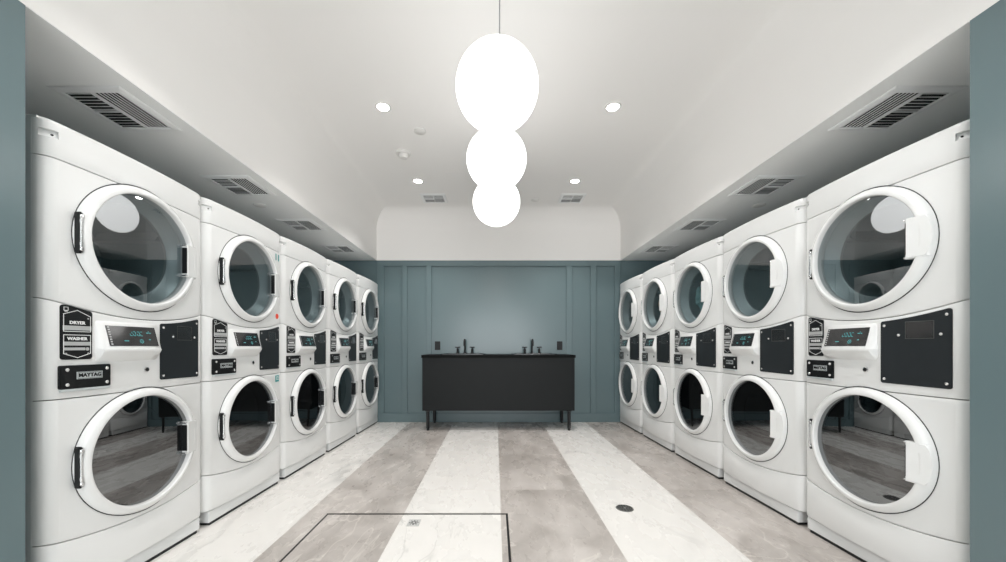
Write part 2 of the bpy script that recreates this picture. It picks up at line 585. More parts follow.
def door(root, name, cz, gmat, washer):
    """ring, glass, handle, hinge; the door itself is the white ring mesh"""
    bm = bmesh.new()
    prof = [(0.250, 0.000), (0.250, -0.034), (0.2505, -0.052), (0.2520, -0.056), (0.256, -0.058), (0.265, -0.0565),
            (0.274, -0.0525), (0.281, -0.046), (0.286, -0.038), (0.289, -0.028), (0.291, -0.016), (0.287, -0.013), (0.286, 0.000)]
    lathe(bm, prof, 'Y', (DCX, 0, cz), 96, closed=True)
    d = reg(root, obj(name, bm, M['door_white'], root, ang=50))
    # dark strip round the door ring, coloured in as its shadow line
    bm = bmesh.new()
    rg = []
    for k in range(72):
        a = 2 * PI * k / 72
        c_, s_ = math.cos(a), math.sin(a)
        rg.append([bm.verts.new((DCX + q * c_, fy(DCX + q * c_) + d_, cz + q * s_)) for q, d_ in ((0.270, -0.003), (0.270, -0.010), (0.2924, -0.0092), (0.2924, -0.003))])
    for A, B in zip(rg, rg[1:] + rg[:1]):
        for k in range(4): bm.faces.new((A[k], A[(k + 1) % 4], B[(k + 1) % 4], B[k]))
    reg(d, obj('door_shadow_ring', bm, M['rubber'], d))
    # glass, very slightly domed, with thickness
    bm = bmesh.new()
    pr = [(0.251 * k / 12, -0.038 + 0.004 * (k / 12) ** 2) for k in range(0, 13)]
    lathe(bm, pr, 'Y', (DCX, 0, cz), 72)
    g = reg(d, obj('door_glass', bm, gmat, d, ang=60))
    # handle: white block bridging ring and glass on the right, black finger recess on its inner side
    bm = bmesh.new()
    out = [(0.206, -0.086)]
    for k in range(9):
        a = math.asin(0.086 / 0.289) * (-1 + 2 * k / 8)
        out.append((0.289 * math.cos(a), 0.289 * math.sin(a)))
    out.append((0.206, 0.086))
    def hy(s): return -0.065 + 0.022 * max(0, (s - 0.250) / 0.039) ** 2
    fr = [bm.verts.new((DCX + x, hy(x), cz + z)) for x, z in out]
    bk = [bm.verts.new((DCX + x, -0.026, cz + z)) for x, z in out]
    top = bm.faces.new(fr); bm.faces.new(bk)
    for i in range(len(out)):
        j = (i + 1) % len(out)
        bm.faces.new((fr[i], fr[j], bk[j], bk[i]))
    bmesh.ops.bevel(bm, geom=list(top.edges), offset=0.005, segments=3, affect='EDGES')
    h = reg(d, obj('handle', bm, M['door_white'], d, ang=60))
    bm = bmesh.new()
    box(bm, DCX + 0.2030, DCX + 0.2075, -0.0610, -0.035, cz - 0.068, cz + 0.068, 0.0015, 1)
    reg(d, obj('finger_recess', bm, M['black_plastic'], d))
    for s_ in (-1, 1):
        bm = bx(DCX + 0.1985, DCX + 0.2065, -0.063, -0.036, cz + s_ * 0.080 - 0.004, cz + s_ * 0.080 + 0.004, 0.002, 1)
        reg(d, obj('latch_clip', bm, M['chrome'], d))
    # hinge on the left
    bm = bx(DCX - 0.2900, DCX - 0.277, -0.049, -0.022, cz - 0.083, cz + 0.083, 0.004, 2)
    reg(d, obj('hinge_pocket', bm, M['black_plastic'], d))
    bm = bmesh.new()
    x_ = DCX - 0.2835
    tube(bm, [(x_, -0.047, cz - 0.070), (x_, -0.047, cz + 0.070)], 0.0048, 12)
    for zz in (-0.066, 0.066):
        box(bm, x_ - 0.005, x_ + 0.007, -0.053, -0.042, cz + zz - 0.008, cz + zz + 0.008, 0.003, 1)
    for zz in (-0.045, 0.045):
        tube(bm, [(x_, -0.047, cz + zz - 0.006), (x_, -0.047, cz + zz + 0.006)], 0.0060, 12)
    reg(d, obj('hinge', bm, M['chrome'], d))
    d.location.y = 0.007
    return d

def build_machine():
    root = empty('stacked_washer_dryer')
    # cabinet: an open-fronted carcass with thickness
    bm = bmesh.new()
    t = 0.006
    y0, y1, zt = CR + 0.001, 0.74, 1.929
    for s in (-1, 1):
        a = s * HW; b_ = s * (HW - t)
        box(bm, min(a, b_), max(a, b_), y0, y1, 0.035, zt, 0.001, 1)
    box(bm, -HW, HW, y1 - t, y1, 0.035, zt)
    box(bm, -HW, HW, y0 - 0.02, y1, zt - 0.008, zt)
    box(bm, -HW + t, HW - t, 0.05, y1, 0.035, 0.045)
    reg(root, obj('cabinet', bm, M['enamel_side'], root, smooth=False))
    # dark sheet added behind the control panel, standing for shade in its seams
    bm = bx(-HW + 0.03, HW - 0.03, 0.03, 0.045, 0.90, 1.20)
    reg(root, obj('seam_shade_sheet', bm, M['rubber'], root, smooth=False))
    bm = bmesh.new()
    grid_panel(bm, cols_full(), lambda s: 1.783, lambda s: 1.933, tr=0.022, mids=(1.852, 1.857, 1.864, 1.872, 1.880, 1.888))
    for sgn in (-1, 1):
        sel = [f for f in bm.faces if 1.857 < f.calc_center_median().z < 1.888 and 0.318 < sgn * f.calc_center_median().x < 0.374]
        ret = bmesh.ops.extrude_face_region(bm, geom=sel)
        nv = [g for g in ret['geom'] if isinstance(g, bmesh.types.BMVert)]
        bmesh.ops.delete(bm, geom=sel, context='FACES')
        for v in nv:
            q = max(0.0, min(1.0, (v.co.z - 1.857) / 0.031))
            dep = 0.016 * q ** 0.6
            v.co.y += dep * 0.8; v.co.x -= sgn * dep * 0.45
            v.co.z -= 0.002 * q
    tp = reg(root, obj('top_panel', bm, M['enamel'], root, ang=30))
    for sgn in (-1, 1):
        bm = bmesh.new()
        xx = 0.352
        lathe(bm, [(0.0045, 0.002), (0.0045, -0.002), (0, -0.0025)], 'Y', (sgn * (xx - 0.006), fy(xx) + 0.008, 1.870), 10)
        reg(tp, obj('screw_hole', bm, M['rubber'], tp))
    hole = 0.262
    reg(root, obj('dryer_front_panel', panel_bm(arc1, lambda s: 1.783, (DCX, DZ_U, hole)), M['enamel'], root))
    reg(root, obj('control_panel', panel_bm(lambda s: 0.852, arc1), M['enamel'], root))
    reg(root, obj('washer_front_panel', panel_bm(arc2, lambda s: 0.852, (DCX, DZ_L, hole)), M['enamel'], root))
    reg(root, obj('lower_panel', panel_bm(lambda s: 0.088, arc2), M['enamel'], root))
    bm = bx(-0.352, 0.352, 0.000, 0.10, 0.018, 0.086, 0.003, 2)
    reg(root, obj('kick_plate', bm, M['kick'], root))
    bm = bx(-0.340, 0.340, 0.006, 0.70, 0.0, 0.034, 0.002, 1)
    reg(root, obj('plinth', bm, M['rubber'], root))
    # drums
    for nm, cz, dm, fm in (('dryer_drum', DZ_U, M['steel'], M['steel']), ('washer_drum', DZ_L, M['washer_drum'], M['rubber'])):
        bm = bmesh.new()
        lathe(bm, [(0.270, 0.075), (0.272, 0.40), (0.262, 0.47), (0.20, 0.50), (0.12, 0.485), (0, 0.485)], 'Y', (DCX, 0, cz), 56)
        for k in range(3):
            a = 2 * PI * k / 3 + 0.5
            c_, s_ = math.cos(a), math.sin(a)
            A = [(0.27, -0.03), (0.21, 0.0), (0.27, 0.03)]
            f0 = []; f1 = []
            for rr, w_ in A:
                f0.append(bm.verts.new((DCX + rr * c_ - w_ * s_, 0.10, cz + rr * s_ + w_ * c_)))
                f1.append(bm.verts.new((DCX + rr * c_ - w_ * s_, 0.44, cz + rr * s_ + w_ * c_)))
            bm.faces.new(f0)
            for i in range(2): bm.faces.new((f0[i], f0[i + 1], f1[i + 1], f1[i]))
        d = reg(root, obj(nm, bm, dm if nm == 'washer_drum' else M['drum_back'], root))
        bm = bmesh.new()
        lathe(bm, [(0.262, 0.004), (0.250, 0.012), (0.228, 0.055), (0.216, 0.066), (0.216, 0.078), (0.271, 0.080), (0.271, 0.03)], 'Y', (DCX, 0, cz), 64, closed=True)
        reg(d, obj('drum_rim', bm, fm, d))
    door(root, 'dryer_door', DZ_U, M['glass_dryer'], False)
    door(root, 'washer_door', DZ_L, M['glass_washer'], True)

    # instruction plate
    s0, s1 = -0.333, -0.228
    o = [(s0, 1.006), (s1, 1.006), (s1, 1.201), (s0 + 0.02, 1.222), (s0, 1.222)]
    ip = reg(root, obj('instruction_plate', plate_bm(o, 0.0005, 0.004, 0.001, 0.010), M['black_plastic'], root))
    off = 0.0051
    bm = bmesh.new()
    a, b_ = s0 + 0.009, s1 - 0.007
    m_ = (a + b_) / 2
    line_strip(bm, [(a, 1.118), (b_, 1.118), (b_, 1.180), (m_, 1.203), (a, 1.186)], 0.0025, off)
    line_strip(bm, [(a, 1.104), (b_, 1.104), (b_, 1.030), (m_, 1.013), (a, 1.030)], 0.0025, off)
    line_strip(bm, [(a + 0.001, 1.200), (a + 0.014, 1.200), (a + 0.014, 1.213), (a + 0.001, 1.213)], 0.0018, off)
    line_strip(bm, [(a + 0.004, 1.197), (a + 0.011, 1.197)], 0.003, off, False)
    reg(ip, obj('printed_frame', bm, M['print_white'], ip, smooth=False))
    bm = place_text('DRYER', 0.017, m_, 1.153, off, bold=0.0006)
    join_bm(bm, place_text('WASHER', 0.0165, m_, 1.089, off, bold=0.0006))
    reg(ip, obj('lettering', bm, M['print_white'], ip, smooth=False))
    bm = bmesh.new()
    for (x0, x1, z0, z1) in ((a + 0.006, m_ - 0.016, 1.123, 1.141), (m_ - 0.015, m_ + 0.013, 1.123, 1.141), (m_ + 0.014, b_ - 0.006, 1.123, 1.141),
                             (a + 0.006, m_ - 0.016, 1.062, 1.077), (m_ - 0.015, m_ + 0.013, 1.062, 1.077), (m_ + 0.014, b_ - 0.006, 1.062, 1.077),
                             (a + 0.006, m_ - 0.004, 1.043, 1.054), (m_ - 0.003, b_ - 0.024, 1.043, 1.054)):
        line_strip(bm, [(x0, (z0 + z1) / 2), (x1, (z0 + z1) / 2)], (z1 - z0), off, False)
    reg(ip, obj('printed_bars', bm, M['print_grey'], ip, smooth=False))
    bm = bmesh.new()
    lathe(bm, [(0.007, 0), (0.007, -0.0004), (0, -0.0004)], 'Y', (b_ - 0.012, fy(b_) - off, 1.048), 16)
    for x, z in ((a + 0.008, 1.030), (b_ - 0.008, 1.030), (b_ - 0.008, 1.172)):
        screw_bm(bm, x, z, 0.0045, 0.0035, 0.0015)
    reg(ip, obj('rivet', bm, M['screw'], ip))

    # black name plate with badge
    s0, s1 = -0.339, -0.163
    npl = reg(root, obj('name_plate', plate_bm(rect(s0, s1, 0.890, 0.983), 0.0005, 0.010, 0.002, 0.006), M['black_plastic'], root))
    reg(npl, obj('badge', plate_bm(rect(-0.287, -0.197, 0.927, 0.956), 0.0105, 0.0015, 0.0), M['badge'], npl))
    bm = bmesh.new()
    line_strip(bm, rect(-0.284, -0.200, 0.9295, 0.9535), 0.0015, 0.0124)
    join_bm(bm, place_text('MAYTAG', 0.0205, -0.242, 0.9415, 0.0126, bold=0.0009, sx=0.95))
    reg(npl, obj('lettering', bm, M['black_plastic'], npl, smooth=False))
    for x in (s0 + 0.022, s1 - 0.016):
        for z in (0.907, 0.966): reg(npl, obj('screw', screw_bm(bmesh.new(), x, z, 0.0105, 0.0065, 0.004), M['screw'], npl))
    bm = plate_bm(rect(s0 + 0.004, s1 - 0.004, 0.8795, 0.8895), 0.0005, 0.013, 0.003)
    reg(npl, obj('coin_return_lip', bm, M['badge'], npl))

    # sloped display pod
    bm = bmesh.new()
    sec = [(0.010, 1.172), (-0.004, 1.166), (-0.008, 1.155), (-0.036, 1.050), (-0.040, 1.043), (-0.036, 1.034), (-0.010, 1.000), (0.010, 0.985)]
    sl, sr = -0.208, 0.050
    cols = [(sl - 0.010, 0.0, 0.0), (sl, 0.85, 1.0)] + [(sl + (sr - sl) * k / 6, 1.0, 1.0) for k in range(1, 6)] + [(sr, 0.85, 1.0), (sr + 0.012, 0.0, 0.0)]
    R = []
    for s, k_, _ in cols:
        R.append([bm.verts.new((s, fy(s) + (y * k_ if y < 0 else y) + (0.004 if k_ == 0 else 0), 1.09 + (z - 1.09) * (0.92 if k_ == 0 else 1.0))) for y, z in sec])
    for A, B in zip(R, R[1:]):
        for i in range(len(sec) - 1): bm.faces.new((A[i], B[i], B[i + 1], A[i + 1]))
    bm.faces.new(R[0]); bm.faces.new(R[-1])
    pod = reg(root, obj('display_housing', bm, M['enamel'], root, ang=60))
    # the screen lies on the sloped face
    def on_slope(s, z, off_):
        t = (1.155 - z) / (1.155 - 1.050)
        return (s, fy(s) - 0.008 - 0.028 * t - off_, z - off_ * 0.27)
    bm = bmesh.new()
    q = [(-0.192, 1.060), (0.036, 1.060), (0.036, 1.149), (-0.192, 1.149)]
    ncol = 6
    fr, bk = [], []
    for k in range(ncol + 1):
        s = -0.186 + 0.220 * k / ncol
        fr.append([bm.verts.new(on_slope(s, z, 0.002)) for z in (1.061, 1.149)])
        bk.append([bm.verts.new(on_slope(s, z, -0.002)) for z in (1.061, 1.149)])
    for k in range(ncol):
        bm.faces.new((fr[k][0], fr[k + 1][0], fr[k + 1][1], fr[k][1]))
        bm.faces.new((fr[k][0], fr[k + 1][0], bk[k + 1][0], bk[k][0]))
        bm.faces.new((fr[k][1], fr[k + 1][1], bk[k + 1][1], bk[k][1]))
    bm.faces.new((fr[0][0], fr[0][1], bk[0][1], bk[0][0])); bm.faces.new((fr[-1][0], fr[-1][1], bk[-1][1], bk[-1][0]))
    reg(pod, obj('display_screen', bm, M['screen'], pod))
    bm = bmesh.new()
    def seg_(s, z, w_, h_):
        bm.faces.new([bm.verts.new(on_slope(x, y, 0.0026)) for x, y in
                      ((s - w_ / 2, z - h_ / 2), (s + w_ / 2, z - h_ / 2), (s + w_ / 2, z + h_ / 2), (s - w_ / 2, z + h_ / 2))])
    for i, cs in enumerate((-0.088, -0.073, -0.055, -0.040)):
        hh = 0.018
        zc = 1.117
        if i != 0: seg_(cs, zc + hh / 2, 0.009, 0.0025)
        seg_(cs, zc - hh / 2, 0.009, 0.0025)
        if i != 3: seg_(cs + 0.005, zc + hh / 4, 0.0025, hh / 2)
        seg_(cs - 0.005, zc - hh / 4, 0.0025, hh / 2)
        if i in (1, 2): seg_(cs + 0.005, zc - hh / 4, 0.0025, hh / 2)
    for cs, zc, w_ in ((-0.010, 1.122, 0.012), (0.003, 1.122, 0.008), (-0.004, 1.128, 0.004), (-0.115, 1.084, 0.020), (-0.006, 1.091, 0.010)):
        seg_(cs, zc, w_, 0.004)
    for k in range(8):
        a_ = 2 * PI * k / 8
        seg_(-0.047 + 0.008 * math.cos(a_), 1.083 + 0.008 * math.sin(a_), 0.004, 0.004)
    seg_(-0.047, 1.083, 0.004, 0.006)
    reg(pod, obj('display_digits', bm, M['digits'], pod, smooth=False))
    bm = bmesh.new()
    for k in range(8):
        z = 1.066 + k * 0.0105
        bm.faces.new([bm.verts.new(on_slope(x, y, 0.0026)) for x, y in ((-0.182, z), (-0.174, z), (-0.174, z + 0.006), (-0.182, z + 0.006))])
    reg(pod, obj('key_marks', bm, M['print_grey'], pod, smooth=False))

    # key lock
    bm = bmesh.new()
    y = fy(0)
    lathe(bm, [(0.012, y), (0.012, y - 0.003), (0.0085, y - 0.004), (0.0085, y - 0.002)], 'Y', (0.005, 0, 0.948), 24)
    lk = reg(root, obj('key_lock', bm, M['chrome'], root))
    bm = bmesh.new()
    lathe(bm, [(0.0088, y - 0.001), (0.0075, y - 0.0035), (0, y - 0.0038)], 'Y', (0.005, 0, 0.948), 20)
    reg(lk, obj('keyhole', bm, M['rubber'], lk))

    # black service plate
    s0, s1 = 0.076, 0.328
    tops = [(s1 - (s1 - s0) * k / 6) for k in range(7)]
    o = [(s0, 0.893), (s1, 0.889)] + [(s, arc1(s) - 0.016 + 0.0 * s) for s in tops]
    sp = reg(root, obj('service_plate', plate_bm(o, 0.0005, 0.005, 0.0012, 0.009), M['black_plate'], root))
    for x, z in ((s0 + 0.016, 0.912), (s1 - 0.014, 0.910), (s0 + 0.016, 1.152), (s1 - 0.014, 1.198 - 0.012), (0.150, 1.108), (0.296, 1.108)):
        reg(sp, obj('screw', screw_bm(bmesh.new(), x, z, 0.0055, 0.0058, 0.003), M['screw'], sp))
    bm = bmesh.new()
    line_strip(bm, rect(0.176, 0.274, 1.092, 1.164), 0.002, 0.0060)
    reg(sp, obj('coin_window_frame', bm, M['drain'], sp, smooth=False))
    bm = plate_bm(rect(0.178, 0.272, 1.094, 1.162), 0.0052, 0.0006)
    reg(sp, obj('coin_window', bm, M['screen'], sp, smooth=False))
    return root

proto = build_machine()
tag(proto, cat='laundry machine', group='stacked washers and dryers')

labels_left = [
    'nearest stacked washer and dryer on the left, beside the left teal wall end',
    'second stacked washer and dryer on the left, with a round orange sticker and teal numbers',
    'third and middle stacked washer and dryer of the left row',
    'fourth stacked washer and dryer on the left, pale laundry in its upper drum',
    'farthest stacked washer and dryer on the left, touching the teal back wall']
labels_right = [
    'nearest stacked washer and dryer on the right, beside the right teal wall end',
    'second stacked washer and dryer from the front in the right row',
    'third and middle stacked unit on the right, teal laundry in its upper drum',
    'fourth stacked washer and dryer on the right, beige cloth in its upper drum',
    'farthest stacked washer and dryer on the right, touching the teal back wall']

machines = {'L': [], 'R': []}
for side in 'LR':
    for i in range(5):
        m_ = proto if (side == 'L' and i == 0) else copy_tree(proto)
        yc = 1.403 + PW * (i + 0.5) if side == 'L' else 1.415 + 0.7665 * (i + 0.5)
        t = (yc - 1.79) / 3.08
        if side == 'L':
            m_.location = (-1.690 + 0.050 * t, yc, 0)
            m_.rotation_euler = (0, 0, PI / 2 - 0.0162)
            m_['label'] = labels_left[i]
        else:
            m_.location = (1.796 - 0.050 * t, yc, 0)
            m_.rotation_euler = (0, 0, -PI / 2 + 0.0162)
            m_['label'] = labels_right[i]
        m_['category'] = 'laundry machine'
        m_['group'] = 'left row of stacked laundry machines' if side == 'L' else 'right row of stacked laundry machines'
        machines[side].append(m_)

# stickers on the second machine of the left row
m2 = machines['L'][1]
bm = bmesh.new()
y = fy(0.302)
lathe(bm, [(0.0, -0.0012), (0.020, -0.0012), (0.020, 0.0)], 'Y', (0.302, y - 0.0005, 1.288), 32)
st = obj('round_sticker', bm, M['orange'], m2); st['label'] = 'round orange sticker'
st = obj('number_sticker', place_text('11', 0.066, 0.306, 1.735, 0.0018, bold=0.002, sx=1.15), M['teal_sticker'], m2, smooth=False); st['label'] = 'teal number 11'
bm = plate_bm(rect(0.279, 0.333, 0.790, 0.838), 0.0003, 0.0008)
st = obj('number_sticker', bm, M['teal_sticker'], m2, smooth=False); st['label'] = 'teal number 12 sticker'
obj('sticker_lettering', place_text('12', 0.040, 0.306, 0.815, 0.0015, bold=0.001), M['print_white'], st, smooth=False)

# laundry lying in three of the upper drums
def laundry(name, machine, mt, dx, dy, dz, sx, sy, sz, seed, label):
    bm = bmesh.new()
    bmesh.ops.create_icosphere(bm, subdivisions=4, radius=1)
    for v in bm.verts:
        p = v.co.copy()
        n1 = mnoise.noise(p * 1.6 + Vector((seed, 0, 0)))
        n2 = abs(mnoise.noise(p * 4.0 + Vector((0, seed, 3))))
        v.co = p * (1 + 0.45 * n1 - 0.35 * n2)
        v.co.x *= sx; v.co.y *= sy; v.co.z *= sz
    o = obj(name, bm, mt)
    mw = Matrix.Translation(machine.location) @ Matrix.Rotation(machine.rotation_euler.z, 4, 'Z')
    o.location = mw @ Vector((DCX + dx, dy, DZ_U + dz))
    o.rotation_euler = (0, 0, machine.rotation_euler.z)
    return tag(o, label, 'clothing', 'laundry in the drums')
laundry('folded_cloth', machines['L'][3], M['cloth_white'], 0.11, 0.158, 0.03, 0.075, 0.055, 0.14, 1.3, 'crumpled white laundry in the upper drum of the fourth machine on the left')
laundry('folded_cloth', machines['R'][2], M['cloth_teal'], -0.125, 0.15, 0.0, 0.07, 0.06, 0.12, 4.1, 'pale teal laundry in the upper drum of the middle machine on the right')
laundry('folded_cloth', machines['R'][3], M['cloth_beige'], -0.118, 0.156, 0.03, 0.07, 0.055, 0.13, 8.8, 'beige cloth in the upper drum of the fourth machine on the right')

# ------------------------------------------------------------------ vanity
VX0, VX1, VY0, VY1 = -0.913, 1.000, 4.705, 5.225
van = empty('sink_vanity', ((VX0 + VX1) / 2, (VY0 + VY1) / 2, 0))
tag(van, 'long charcoal double sink vanity on thin black legs against the teal back wall', 'vanity')
def vobj(name, bm, m, parent=van):
    bmesh.ops.translate(bm, vec=(-van.location.x, -van.location.y, 0), verts=bm.verts)
    return obj(name, bm, m, parent)
ZT = 0.952
# carcass: front, sides, bottom, with the top open under the counter
bm = bmesh.new()
box(bm, VX0, VX1, VY0, VY0 + 0.02, 0.252, ZT - 0.036, 0.0015, 1)
box(bm, VX0, VX0 + 0.02, VY0 + 0.02, VY1, 0.252, ZT - 0.036)
box(bm, VX1 - 0.02, VX1, VY0 + 0.02, VY1, 0.252, ZT - 0.036)
box(bm, VX0 + 0.02, VX1 - 0.02, VY0 + 0.02, VY1, 0.252, 0.272)
box(bm, VX0 + 0.02, VX1 - 0.02, VY1 - 0.02, VY1, 0.272, ZT - 0.036)
vobj('cabinet_body', bm, M['vanity'])
BC = [(463.7 - 495) / 375 * 4.95, (533.5 - 495) / 375 * 4.95]
def counter_bm():
    """worktop with two rectangular sink cut-outs"""
    bm = bmesh.new()
    xs = [VX0 - 0.010]
    for c_ in BC: xs += [c_ - 0.262, c_ + 0.262]
    xs.append(VX1 + 0.010)
    ys = [VY0 - 0.012, 4.80, 5.115, 5.232]
    z0, z1 = ZT - 0.036, ZT
    for i in range(len(xs) - 1):
        for j in range(3):
            if i in (1, 3) and j == 1: continue
            x0, x1, y0, y1 = xs[i], xs[i + 1], ys[j], ys[j + 1]
            for z in (z0, z1):
                bm.faces.new([bm.verts.new(p) for p in ((x0, y0, z), (x1, y0, z), (x1, y1, z), (x0, y1, z))])
    def wall(x0, y0, x1, y1):
        bm.faces.new([bm.verts.new(p) for p in ((x0, y0, z0), (x1, y1, z0), (x1, y1, z1), (x0, y0, z1))])
    for i in range(len(xs) - 1):
        wall(xs[i], ys[0], xs[i + 1], ys[0]); wall(xs[i], ys[3], xs[i + 1], ys[3])
    for j in range(3):
        wall(xs[0], ys[j], xs[0], ys[j + 1]); wall(xs[-1], ys[j], xs[-1], ys[j + 1])
    for i in (1, 3):
        wall(xs[i], ys[1], xs[i], ys[2]); wall(xs[i + 1], ys[1], xs[i + 1], ys[2])
        wall(xs[i], ys[1], xs[i + 1], ys[1]); wall(xs[i], ys[2], xs[i + 1], ys[2])
    bmesh.ops.remove_doubles(bm, verts=bm.verts, dist=0.0001)
    return bm
vobj('countertop', counter_bm(), M['vanity_top'])
for x, y in ((VX0 + 0.065, VY0 + 0.03), (VX1 - 0.065, VY0 + 0.03), (VX0 + 0.075, VY1 - 0.03), (VX1 - 0.075, VY1 - 0.03)):
    bm = bmesh.new()
    tube(bm, [(x, y, 0.252), (x, y, 0.03)], 0.0215, 20)
    tube(bm, [(x, y, 0.03), (x, y, 0.0)], 0.016, 20)
    lathe(bm, [(0.034, 0.252), (0.034, 0.244), (0.0215, 0.240)], 'Z', (x, y, 0), 20)
    vobj('leg', bm, M['matt_black'])
bm = bmesh.new()
box(bm, VX0 + 0.10, VX1 - 0.10, VY1 - 0.045, VY1 - 0.015, 0.222, 0.252, 0.002, 1)
vobj('rear_rail', bm, M['matt_black'])
for c_ in BC:
    # drop-in basin: raised rim, sloped bowl
    bm = bmesh.new()
    def ringv(hx, y0, y1, z, r, n=5):
        out = []
        for (cx_, cy_, a0) in ((c_ + hx - r, y1 - r, 0), (c_ - hx + r, y1 - r, PI / 2), (c_ - hx + r, y0 + r, PI), (c_ + hx - r, y0 + r, 1.5 * PI)):
            for k in range(n + 1):
                a = a0 + PI / 2 * k / n
                out.append(bm.verts.new((cx_ + r * math.cos(a), cy_ + r * math.sin(a), z)))
        return out
    R = [ringv(0.285, 4.785, 5.205, ZT, 0.03), ringv(0.285, 4.785, 5.205, ZT + 0.010, 0.03), ringv(0.280, 4.790, 5.200, ZT + 0.013, 0.03),
         ringv(0.250, 4.815, 5.095, ZT + 0.013, 0.045), ringv(0.243, 4.822, 5.088, ZT + 0.006, 0.045),
         ringv(0.215, 4.845, 5.065, ZT - 0.12, 0.05), ringv(0.16, 4.88, 5.03, ZT - 0.135, 0.05)]
    for A, B in zip(R, R[1:]):
        for k in range(len(A)): bm.faces.new((A[k], A[(k + 1) % len(A)], B[(k + 1) % len(A)], B[k]))
    bm.faces.new(R[-1])
    b_ = vobj('basin', bm, M['basin'])
    bm = bmesh.new()
    lathe(bm, [(0.0, ZT - 0.131), (0.02, ZT - 0.131), (0.024, ZT - 0.1335)], 'Z', (c_, 4.955, 0), 20)
    vobj('drain', bm, M['chrome'], b_)
    # three-hole faucet
    yf = 5.15
    zr = ZT + 0.013
    bm = bmesh.new()
    lathe(bm, [(0.026, zr), (0.026, zr + 0.006), (0.017, zr + 0.010), (0.015, zr + 0.022)], 'Z', (c_, yf, 0), 24)
    pts = [(c_, yf, zr + 0.004), (c_, yf, zr + 0.13)]
    for k in range(1, 11):
        a = PI * k / 10
        pts.append((c_, yf - 0.055 + 0.055 * math.cos(a), zr + 0.13 + 0.055 * math.sin(a)))
    pts.append((c_, yf - 0.11, zr + 0.10))
    tube(bm, pts, 0.0125, 14)
    fa = vobj('faucet', bm, M['matt_black'])
    for s in (-1, 1):
        bm = bmesh.new()
        x = c_ + s * 0.100
        lathe(bm, [(0.024, zr), (0.024, zr + 0.006), (0.0155, zr + 0.010), (0.0155, zr + 0.058), (0.012, zr + 0.062), (0.007, zr + 0.066), (0.007, zr + 0.078), (0, zr + 0.078)], 'Z', (x, yf, 0), 20)
        tube(bm, [(x - 0.034, yf, zr + 0.083), (x + 0.034, yf, zr + 0.083)], 0.0068, 12)
        tube(bm, [(x, yf - 0.034, zr + 0.083), (x, yf + 0.034, zr + 0.083)], 0.0068, 12)
        vobj('tap_handle', bm, M['matt_black'], fa)

# outlets
for x0, x1, nm in ((-0.847, -0.768, 'left'), (0.870, 0.948, 'right')):
    xc = (x0 + x1) / 2
    o = empty('wall_outlet', (xc, YB + 0.026, 1.07))
    tag(o, f'black wall outlet plate on the teal wall above the {nm} end of the vanity', 'outlet', 'black outlets above the vanity')
    hw_ = 0.039
    obj('cover_plate', bx(-hw_, hw_, -0.007, 0.0, -0.061, 0.061, 0.003, 2), M['black_plastic'], o)
    r_ = obj('socket', bx(-0.019, 0.019, -0.0095, -0.006, -0.036, 0.036, 0.002, 2), M['black_plastic'], o)
    bm = bmesh.new()
    for zz in (-0.02, 0.02):
        for xx in (-0.006, 0.006):
            box(bm, xx - 0.001, xx + 0.001, -0.0099, -0.009, zz - 0.005, zz + 0.005)
    obj('socket_slot', bm, M['rubber'], r_)

# ------------------------------------------------------------------ pendant globes
ZCEIL = ZC0 + RC
for i, (x, y, z, lab) in enumerate(((0.010, 1.785, 2.290, 'nearest and largest looking white glowing globe pendant on a thin grey cord'),
                                    (0.010, 2.459, 2.284, 'middle one of the three white glowing globe pendants'),
                                    (0.012, 3.125, 2.262, 'farthest and lowest looking white glowing globe pendant, before the back wall'),
                                    (0.010, -0.9, 2.29, None), (0.010, -1.6, 2.29, None), (0.010, -2.3, 2.29, None))):  # last three are unseen globes, added for more light
    p = empty('globe_pendant', (x, y, ZCEIL))
    tag(p, lab or 'unseen globe pendant added behind the camera to brighten the room', 'pendant lamp', 'globe pendants in a row down the room' if lab else 'globe pendants added as fill behind the camera')
    R_ = 0.196
    bm = bmesh.new()
    bmesh.ops.create_uvsphere(bm, u_segments=48, v_segments=28, radius=R_)
    bmesh.ops.translate(bm, vec=(0, 0, z - ZCEIL), verts=bm.verts)
    obj('globe', bm, M['globe'], p)
    bm = bmesh.new()
    tube(bm, [(0.012, 0, -0.02), (0.012, 0, z - ZCEIL + R_ + 0.01)], 0.003, 8)
    obj('cord', bm, M['cord'], p)
    bm = bmesh.new()
    lathe(bm, [(0, 0.0), (0.06, 0.0), (0.06, -0.016), (0.052, -0.022), (0, -0.022)], 'Z', (0.012, 0, 0), 32)
    obj('ceiling_rose', bm, M['plastic_white'], p)
    bm = bmesh.new()
    zt = z - ZCEIL + R_
    lathe(bm, [(0, zt + 0.022), (0.012, zt + 0.022), (0.026, zt + 0.012), (0.030, zt - 0.006)], 'Z', (0, 0, 0), 24)
    obj('globe_cap', bm, M['plastic_white'], p)

